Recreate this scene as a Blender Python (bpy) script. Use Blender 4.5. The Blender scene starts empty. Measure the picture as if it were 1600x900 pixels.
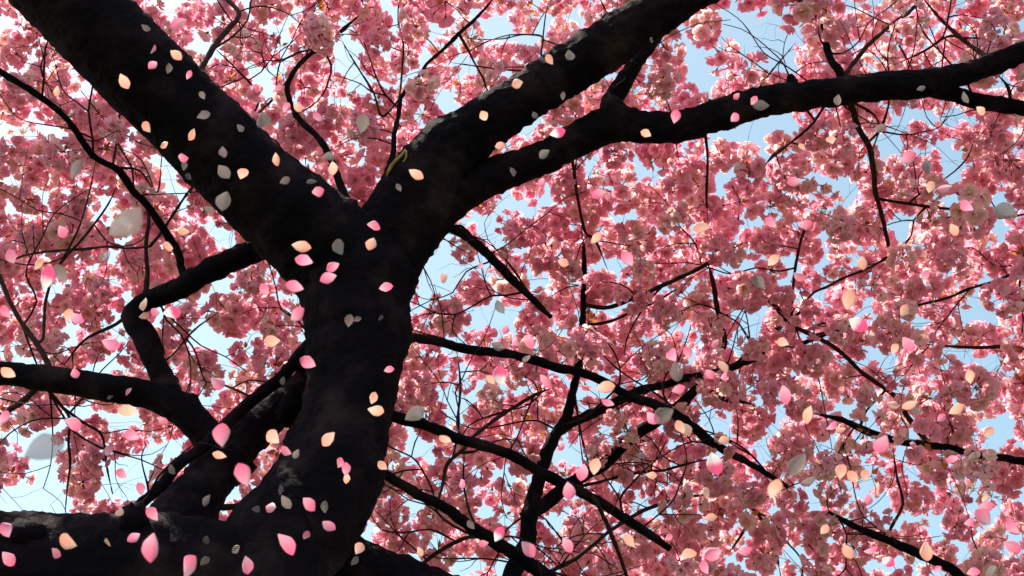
import bpy, math, random
import numpy as np
from mathutils import Vector, Matrix, noise

random.seed(7)
rng = np.random.default_rng(7)

# ------------------------------------------------------------------ camera, sky, sun, exposure
scene = bpy.context.scene
PITCH = math.radians(42.0)
FPX = 1900.0                                   # focal length in pixels of the 1600 px wide photograph
CAM = Vector((0.0, 0.0, 1.6))
cam_data = bpy.data.cameras.new("camera")
cam_data.sensor_width = 36.0
cam_data.lens = FPX / 1600.0 * 36.0
cam_data.dof.use_dof = True
cam_data.dof.focus_distance = 4.6
cam_data.dof.aperture_fstop = 26.0
cam_data.clip_start = 0.05
cam_data.clip_end = 2000.0
cam = bpy.data.objects.new("camera", cam_data)
cam.location = CAM
cam.rotation_euler = (math.pi / 2 + PITCH, 0, 0)
scene.collection.objects.link(cam)
scene.camera = cam

SUN_EL = math.radians(64.0)
SUN_AZ = math.radians(-78.0)                   # clockwise from +Y, the sun stands behind the tree to the left
world = bpy.data.worlds.new("World")
scene.world = world
world.use_nodes = True
wn = world.node_tree
sky = wn.nodes.new("ShaderNodeTexSky")
sky.sky_type = 'NISHITA'
sky.sun_disc = False
sky.sun_elevation = SUN_EL
sky.sun_rotation = SUN_AZ % (2 * math.pi)
sky.air_density = 1.0
sky.dust_density = 1.1
sky.ozone_density = 1.0
bg = wn.nodes["Background"]
bg.inputs["Strength"].default_value = 0.11
tint = wn.nodes.new("ShaderNodeMix")            # the pale, slightly greenish blue of the photograph's white balance
tint.data_type = 'RGBA'
tint.blend_type = 'MULTIPLY'
tint.inputs["Factor"].default_value = 1.0
tint.inputs["B"].default_value = (1.14, 1.11, 0.84, 1)
wn.links.new(sky.outputs[0], tint.inputs["A"])
wn.links.new(tint.outputs["Result"], bg.inputs[0])

sun_data = bpy.data.lights.new("sun", 'SUN')
sun_data.energy = 4.2
sun_data.angle = math.radians(0.5)
sun_data.color = (1.0, 0.91, 0.78)
sun = bpy.data.objects.new("sun", sun_data)
sdir = Vector((math.sin(SUN_AZ) * math.cos(SUN_EL), math.cos(SUN_AZ) * math.cos(SUN_EL), math.sin(SUN_EL)))
sun.rotation_euler = sdir.to_track_quat('Z', 'Y').to_euler()
sun.location = (-6, 10, 20)
scene.collection.objects.link(sun)

scene.view_settings.view_transform = 'Standard'
scene.view_settings.look = 'None'
scene.view_settings.exposure = 1.58
scene.view_settings.gamma = 1.0
scene.view_settings.use_curve_mapping = False
scene.render.engine = 'CYCLES'
scene.cycles.max_bounces = 10
scene.cycles.diffuse_bounces = 6
scene.cycles.transmission_bounces = 6
scene.cycles.transparent_max_bounces = 12
scene.cycles.use_denoising = True

COL = scene.collection


def at(px, py, d):
    """pixel of the photograph + distance along the view axis -> world point"""
    x = (px - 800.0) / FPX * d
    u = (450.0 - py) / FPX * d
    c, s = math.cos(PITCH), math.sin(PITCH)
    return Vector((CAM.x + x, CAM.y + d * c - u * s, CAM.z + d * s + u * c))


# ------------------------------------------------------------------ materials
def new_mat(name):
    m = bpy.data.materials.new(name)
    m.use_nodes = True
    nt = m.node_tree
    for n in list(nt.nodes):
        nt.nodes.remove(n)
    return m, nt, nt.nodes.new("ShaderNodeOutputMaterial")


def ramp(nt, stops):
    r = nt.nodes.new("ShaderNodeValToRGB")
    e = r.color_ramp.elements
    while len(e) < len(stops):
        e.new(0.5)
    for i, (p, c) in enumerate(stops):
        e[i].position = p
        e[i].color = (*c, 1)
    return r


def bark_material():
    m, nt, out = new_mat("cherry_bark")
    b = nt.nodes.new("ShaderNodeBsdfPrincipled")
    tc = nt.nodes.new("ShaderNodeTexCoord")
    n1 = nt.nodes.new("ShaderNodeTexNoise")
    n1.inputs["Scale"].default_value = 7.0
    n1.inputs["Detail"].default_value = 7.0
    nt.links.new(tc.outputs["Object"], n1.inputs["Vector"])
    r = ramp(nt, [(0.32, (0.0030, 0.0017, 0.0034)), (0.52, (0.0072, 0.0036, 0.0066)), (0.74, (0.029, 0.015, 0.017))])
    nt.links.new(n1.outputs["Fac"], r.inputs["Fac"])
    # lenticels: thin bands round the stem, from the length coordinate kept in the UV map
    mp = nt.nodes.new("ShaderNodeMapping")
    mp.inputs["Scale"].default_value = (9.0, 34.0, 1.0)
    nt.links.new(tc.outputs["UV"], mp.inputs["Vector"])
    n2 = nt.nodes.new("ShaderNodeTexNoise")
    n2.inputs["Scale"].default_value = 1.0
    n2.inputs["Detail"].default_value = 3.0
    nt.links.new(mp.outputs["Vector"], n2.inputs["Vector"])
    n3 = nt.nodes.new("ShaderNodeTexNoise")
    n3.inputs["Scale"].default_value = 60.0
    n3.inputs["Detail"].default_value = 6.0
    nt.links.new(tc.outputs["Object"], n3.inputs["Vector"])
    add = nt.nodes.new("ShaderNodeMath")
    add.operation = 'ADD'
    nt.links.new(n2.outputs["Fac"], add.inputs[0])
    nt.links.new(n3.outputs["Fac"], add.inputs[1])
    bump = nt.nodes.new("ShaderNodeBump")
    bump.inputs["Strength"].default_value = 0.7
    bump.inputs["Distance"].default_value = 0.012
    nt.links.new(add.outputs[0], bump.inputs["Height"])
    nt.links.new(r.outputs["Color"], b.inputs["Base Color"])
    nt.links.new(bump.outputs["Normal"], b.inputs["Normal"])
    b.inputs["Roughness"].default_value = 0.85
    b.inputs["Specular IOR Level"].default_value = 0.06
    nt.links.new(b.outputs[0], out.inputs[0])
    return m


def plain_bark(name, col, rough=0.75):
    m, nt, out = new_mat(name)
    b = nt.nodes.new("ShaderNodeBsdfPrincipled")
    tc = nt.nodes.new("ShaderNodeTexCoord")
    n1 = nt.nodes.new("ShaderNodeTexNoise")
    n1.inputs["Scale"].default_value = 30.0
    nt.links.new(tc.outputs["Object"], n1.inputs["Vector"])
    r = ramp(nt, [(0.3, tuple(c * 0.6 for c in col)), (0.75, tuple(c * 1.5 for c in col))])
    nt.links.new(n1.outputs["Fac"], r.inputs["Fac"])
    nt.links.new(r.outputs["Color"], b.inputs["Base Color"])
    b.inputs["Roughness"].default_value = rough
    b.inputs["Specular IOR Level"].default_value = 0.1
    nt.links.new(b.outputs[0], out.inputs[0])
    return m


def blossom_material():
    m, nt, out = new_mat("blossom_petal")
    at_ = nt.nodes.new("ShaderNodeAttribute")
    at_.attribute_name = "tint"                # r: flower random, g: 0 base .. 1 rim
    sep = nt.nodes.new("ShaderNodeSeparateColor")
    nt.links.new(at_.outputs["Color"], sep.inputs[0])
    pale = ramp(nt, [(0.0, (0.96, 0.78, 0.75)), (0.45, (0.95, 0.66, 0.72)), (1.0, (0.93, 0.55, 0.67))])
    deep = ramp(nt, [(0.0, (0.95, 0.66, 0.64)), (0.45, (0.92, 0.49, 0.60)), (1.0, (0.88, 0.37, 0.52))])
    mix = nt.nodes.new("ShaderNodeMix")
    mix.data_type = 'RGBA'
    nt.links.new(sep.outputs[0], pale.inputs["Fac"])
    nt.links.new(sep.outputs[0], deep.inputs["Fac"])
    nt.links.new(sep.outputs[1], mix.inputs["Factor"])
    nt.links.new(pale.outputs["Color"], mix.inputs["A"])
    nt.links.new(deep.outputs["Color"], mix.inputs["B"])
    d = nt.nodes.new("ShaderNodeBsdfDiffuse")
    t = nt.nodes.new("ShaderNodeBsdfTranslucent")
    ms = nt.nodes.new("ShaderNodeMixShader")
    ms.inputs[0].default_value = 0.58
    nt.links.new(mix.outputs["Result"], d.inputs["Color"])
    nt.links.new(mix.outputs["Result"], t.inputs["Color"])
    nt.links.new(d.outputs[0], ms.inputs[1])
    nt.links.new(t.outputs[0], ms.inputs[2])
    nt.links.new(ms.outputs[0], out.inputs[0])
    return m


def loose_petal_material(name, base, tip, transparent, painted_glint=False):
    m, nt, out = new_mat(name)
    tc = nt.nodes.new("ShaderNodeTexCoord")
    sep = nt.nodes.new("ShaderNodeSeparateXYZ")
    nt.links.new(tc.outputs["UV"], sep.inputs[0])
    mp = nt.nodes.new("ShaderNodeMapping")     # veins running along the petal
    mp.inputs["Scale"].default_value = (16.0, 1.6, 1.0)
    nt.links.new(tc.outputs["UV"], mp.inputs["Vector"])
    n = nt.nodes.new("ShaderNodeTexNoise")
    n.inputs["Scale"].default_value = 1.0
    n.inputs["Detail"].default_value = 3.0
    nt.links.new(mp.outputs["Vector"], n.inputs["Vector"])
    ma = nt.nodes.new("ShaderNodeMath")
    ma.operation = 'MULTIPLY_ADD'
    ma.inputs[1].default_value = 0.45
    nt.links.new(n.outputs["Fac"], ma.inputs[0])
    nt.links.new(sep.outputs["Y"], ma.inputs[2])
    mid = tuple(0.5 * (a + b) for a, b in zip(base, tip))
    if painted_glint:
        r = ramp(nt, [(0.30, base), (0.62, base), (0.80, (0.96, 0.80, 0.85)), (1.0, (0.98, 0.95, 0.96))])  # a white glint painted into the pink towards one end
    else:
        r = ramp(nt, [(0.20, base), (0.65, mid), (1.15 if False else 1.0, tip)])
    nt.links.new(ma.outputs[0], r.inputs["Fac"])
    d = nt.nodes.new("ShaderNodeBsdfPrincipled")
    d.inputs["Roughness"].default_value = 0.45
    d.inputs["Specular IOR Level"].default_value = 0.3
    t = nt.nodes.new("ShaderNodeBsdfTranslucent")
    nt.links.new(r.outputs["Color"], d.inputs["Base Color"])
    nt.links.new(r.outputs["Color"], t.inputs["Color"])
    ms = nt.nodes.new("ShaderNodeMixShader")
    ms.inputs[0].default_value = 0.5
    nt.links.new(d.outputs[0], ms.inputs[1])
    nt.links.new(t.outputs[0], ms.inputs[2])
    last = ms
    if transparent > 0:
        tr = nt.nodes.new("ShaderNodeBsdfTransparent")
        m2 = nt.nodes.new("ShaderNodeMixShader")
        m2.inputs[0].default_value = transparent
        nt.links.new(ms.outputs[0], m2.inputs[1])
        nt.links.new(tr.outputs[0], m2.inputs[2])
        last = m2
    nt.links.new(last.outputs[0], out.inputs[0])
    return m


def ground_material():
    m, nt, out = new_mat("park_grass")
    b = nt.nodes.new("ShaderNodeBsdfPrincipled")
    tc = nt.nodes.new("ShaderNodeTexCoord")
    n1 = nt.nodes.new("ShaderNodeTexNoise")
    n1.inputs["Scale"].default_value = 1.2
    n1.inputs["Detail"].default_value = 8.0
    nt.links.new(tc.outputs["Object"], n1.inputs["Vector"])
    r = ramp(nt, [(0.3, (0.020, 0.024, 0.010)), (0.55, (0.035, 0.048, 0.016)), (0.75, (0.055, 0.045, 0.030))])
    nt.links.new(n1.outputs["Fac"], r.inputs["Fac"])
    nt.links.new(r.outputs["Color"], b.inputs["Base Color"])
    b.inputs["Roughness"].default_value = 0.95
    nt.links.new(b.outputs[0], out.inputs[0])
    return m


BARK = bark_material()
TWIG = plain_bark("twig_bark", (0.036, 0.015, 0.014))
HEARTWOOD = plain_bark("torn_bark_edge", (0.40, 0.235, 0.085))
STALK = plain_bark("flower_stalk", (0.14, 0.055, 0.035), 0.6)
BLOSSOM = blossom_material()


def leafy(name, col, tr):
    m, nt, out = new_mat(name)
    geo = nt.nodes.new("ShaderNodeNewGeometry")
    n = nt.nodes.new("ShaderNodeTexNoise")
    n.inputs["Scale"].default_value = 9.0
    nt.links.new(geo.outputs["Position"], n.inputs["Vector"])
    r = ramp(nt, [(0.3, tuple(c * .7 for c in col)), (0.7, tuple(min(.95, c * 1.25) for c in col))])
    nt.links.new(n.outputs["Fac"], r.inputs["Fac"])
    d, t, ms = nt.nodes.new("ShaderNodeBsdfDiffuse"), nt.nodes.new("ShaderNodeBsdfTranslucent"), nt.nodes.new("ShaderNodeMixShader")
    ms.inputs[0].default_value = tr
    for q in (d, t):
        nt.links.new(r.outputs["Color"], q.inputs["Color"])
    nt.links.new(d.outputs[0], ms.inputs[1])
    nt.links.new(t.outputs[0], ms.inputs[2])
    nt.links.new(ms.outputs[0], out.inputs[0])
    return m


STAMEN = leafy("stamen", (0.85, 0.62, 0.22), 0.4)
YOUNG_LEAF = leafy("young_leaf", (0.48, 0.20, 0.06), 0.5)
CMATS = [BLOSSOM, STALK, STAMEN, YOUNG_LEAF]

# ------------------------------------------------------------------ helpers


def link(o, parent=None):
    COL.objects.link(o)
    if parent is not None:
        o.parent = parent
    return o


def catmull(P, R, step):
    """smooth resampling of a polyline with radii"""
    P = [Vector(p) for p in P]
    if len(P) == 2:
        P = [P[0], (P[0] + P[1]) / 2, P[1]]
        R = [R[0], (R[0] + R[1]) / 2, R[1]]
    E = [P[0] * 2 - P[1]] + P + [P[-1] * 2 - P[-2]]
    out, rad = [], []
    for i in range(1, len(E) - 2):
        a, b, c, d = E[i - 1], E[i], E[i + 1], E[i + 2]
        n = max(2, int((c - b).length / step))
        for k in range(n):
            t = k / n
            out.append(0.5 * (2 * b + (c - a) * t + (2 * a - 5 * b + 4 * c - d) * t * t + (3 * b - a - 3 * c + d) * t ** 3))
            s = t * t * (3 - 2 * t)
            rad.append(R[i - 1] * (1 - s) + R[i] * s)
    out.append(P[-1])
    rad.append(R[-1])
    return out, rad


def tube_data(P, R, sides, rough=0.0, lump=0.0, seed=0.0, cap=True):
    """verts, faces, uv per vert of a swept stem with uneven bark"""
    verts, faces, uvs = [], [], []
    n = len(P)
    T = []
    for i in range(n):
        v = P[min(i + 1, n - 1)] - P[max(i - 1, 0)]
        T.append(v.normalized() if v.length > 1e-9 else Vector((0, 0, 1)))
    u = T[0].orthogonal().normalized()
    length = 0.0
    for i in range(n):
        u = (u - T[i] * u.dot(T[i])).normalized()
        w = T[i].cross(u)
        if i:
            length += (P[i] - P[i - 1]).length
        for k in range(sides):
            a = 2 * math.pi * k / sides
            dirv = u * math.cos(a) + w * math.sin(a)
            r = R[i]
            if lump or rough:
                q = P[i] + dirv * r
                s = Vector((seed, seed * 1.7, 0))
                r *= 1 + lump * noise.noise((q + s) * (0.45 / max(R[i], 0.01)))
                r += rough * (1.3 * abs(noise.noise(q * 17 + s)) + noise.noise(q * 38 + s) + 0.8 * noise.noise(q * 85 + s))
            verts.append(P[i] + dirv * r)
            uvs.append((k / sides, length))
    for i in range(n - 1):
        for k in range(sides):
            k2 = (k + 1) % sides
            faces.append((i * sides + k, i * sides + k2, (i + 1) * sides + k2, (i + 1) * sides + k))
    if cap:
        faces.append(tuple(range(sides - 1, -1, -1)))
        faces.append(tuple((n - 1) * sides + k for k in range(sides)))
    return verts, faces, uvs


def mesh_from(name, verts, faces, mat, uvs=None, smooth=True):
    me = bpy.data.meshes.new(name)
    me.from_pydata([tuple(v) for v in verts], [], faces)
    me.materials.append(mat)
    if uvs:
        lay = me.uv_layers.new(name="UVMap")
        idx = np.empty(len(me.loops), dtype=np.int32)
        me.loops.foreach_get("vertex_index", idx)
        lay.data.foreach_set("uv", np.array(uvs, dtype=np.float32)[idx].ravel())
    if smooth:
        me.polygons.foreach_set("use_smooth", np.ones(len(me.polygons), dtype=bool))
    me.update()
    return me


# ------------------------------------------------------------------ ground
gv, gf = [], []
N = 40
for j in range(N + 1):
    for i in range(N + 1):
        fx, fy = (i / N * 2 - 1), (j / N * 2 - 1)
        x, y = math.copysign(abs(fx) ** 2.2, fx) * 600, math.copysign(abs(fy) ** 2.2, fy) * 600
        gv.append((x, y, 0.04 * noise.noise(Vector((x * .3, y * .3, 0))) if abs(x) < 40 and abs(y) < 40 else 0.0))
for j in range(N):
    for i in range(N):
        gf.append((j * (N + 1) + i, j * (N + 1) + i + 1, (j + 1) * (N + 1) + i + 1, (j + 1) * (N + 1) + i))
ground = link(bpy.data.objects.new("ground", mesh_from("ground", gv, gf, ground_material())))
ground["kind"] = "structure"
ground["label"] = "dark grass under the cherry tree"

# ------------------------------------------------------------------ the cherry tree: traced stems
# each entry: list of (px, py, width in px), depth at start, depth at end
base = at(425, 900, 3.22)
tree = bpy.data.objects.new("cherry_tree", None)
tree.location = (base.x + 0.05, base.y + 0.02, 0.0)
link(tree)
tree["label"] = "old forked cherry tree with near-black trunk and branches covered in pink blossom"
tree["category"] = "tree"
bpy.context.view_layer.update()
ORIGIN = Vector(tree.location)

node_pos, node_rad = [], []                     # skeleton nodes for attaching twigs
STEMS = []
thick = []                                      # (name, pixel polyline) for wording the petal labels


def stem(kind, P, R, sides, step, rough, lump, mat=None, seed=0.0, nodes=True):
    pts, rad = catmull(P, R, step)
    v, f, uv = tube_data(pts, rad, sides, rough, lump, seed)
    me = mesh_from(kind, [q - ORIGIN for q in v], f, mat or BARK, uv)
    o = link(bpy.data.objects.new(kind, me), tree)
    STEMS.append(o)
    if nodes:
        st = max(1, int(0.03 / step))
        for q, r in zip(pts[::st], rad[::st]):
            node_pos.append(q)
            node_rad.append(r)
    return o


def traced(pl, d0, d1):
    n = len(pl)
    L = [0.0]
    for a, b in zip(pl[:-1], pl[1:]):
        L.append(L[-1] + math.hypot(b[0] - a[0], b[1] - a[1]))
    P, R = [], []
    for (x, y, w), l in zip(pl, L):
        d = d0 + (d1 - d0) * l / max(L[-1], 1e-6)
        P.append(at(x, y, d))
        R.append(0.5 * w / FPX * d)
    return P, R


# trunk: world points to the ground, then the traced part
tp = [(425, 900, 190), (462, 832, 176), (490, 790, 170), (513, 740, 163), (533, 675, 145), (547, 620, 143),
      (557, 560, 150), (561, 490, 166), (556, 430, 178), (548, 385, 170)]
tP, tR = traced(tp, 3.22, 3.98)
low = [Vector((base.x + .06, base.y + .02, -0.15)), Vector((base.x + .05, base.y + .02, 0.10)),
       Vector((base.x + .03, base.y + .02, 0.5)), Vector((base.x, base.y + .01, 1.3)), Vector((base.x - .01, base.y, 2.3))]
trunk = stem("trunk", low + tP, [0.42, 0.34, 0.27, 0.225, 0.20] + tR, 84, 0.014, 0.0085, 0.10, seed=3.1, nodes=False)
thick.append(("trunk", tp))

LIMBS = [
    # name, polyline, d0, d1
    ("lean", [(556, 455, 150), (520, 395, 165), (465, 345, 152), (395, 283, 142), (270, 159, 134), (158, 48, 134), (40, -68, 132), (-160, -260, 116), (-330, -430, 92), (-500, -620, 60), (-620, -800, 14)], 3.92, 3.55),
    ("fork", [(566, 470, 120), (600, 400, 130), (645, 320, 126), (690, 247, 106), (745, 203, 84), (806, 162, 76), (921, 88, 80), (1020, 24, 70), (1110, -30, 62), (1280, -120, 50), (1450, -220, 34), (1600, -330, 8)], 3.95, 4.35),
    ("curve", [(632, 385, 80), (668, 340, 76), (720, 300, 62), (780, 271, 54), (850, 246, 50), (905, 216, 53), (955, 194, 58), (1010, 199, 46), (1066, 197, 47), (1133, 176, 49), (1200, 157, 46), (1280, 147, 42), (1366, 136, 43), (1440, 131, 43), (1500, 117, 34), (1560, 97, 32), (1620, 74, 30), (1760, 30, 24), (1900, -40, 18), (2040, -130, 10), (2120, -200, 4)], 3.98, 4.6),
    ("low", [(450, 985, 150), (380, 935, 205), (300, 908, 200), (200, 900, 196), (100, 903, 196), (0, 903, 196), (-130, 890, 184), (-330, 850, 160), (-560, 780, 110), (-760, 690, 60), (-860, 620, 12)], 3.22, 3.0),
    ("diagonal", [(215, 900, 130), (267, 838, 108), (292, 800, 92), (322, 757, 76), (367, 702, 64), (417, 655, 54), (467, 608, 44), (520, 560, 36)], 3.15, 4.25),
    ("hooked", [(385, 745, 44), (350, 708, 46), (325, 682, 50), (285, 641, 50), (235, 618, 44), (160, 605, 42), (80, 592, 40), (0, 583, 36), (-150, 570, 30), (-300, 540, 20), (-420, 500, 6)], 3.75, 3.9),
    ("foot", [(470, 850, 110), (540, 878, 84), (620, 905, 72), (720, 940, 66), (840, 985, 60), (1100, 1045, 50), (1380, 1035, 42), (1600, 975, 38), (1745, 860, 34), (1800, 690, 29), (1795, 500, 22), (1770, 370, 16), (1800, 230, 10), (1840, 120, 4)], 3.45, 4.8),
]
for i, (nm, pl, d0, d1) in enumerate(LIMBS):
    P, R = traced(pl, d0, d1)
    big = pl[0][2] > 70
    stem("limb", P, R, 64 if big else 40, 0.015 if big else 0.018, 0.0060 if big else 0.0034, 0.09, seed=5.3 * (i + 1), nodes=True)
    thick.append((nm, pl))

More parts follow.
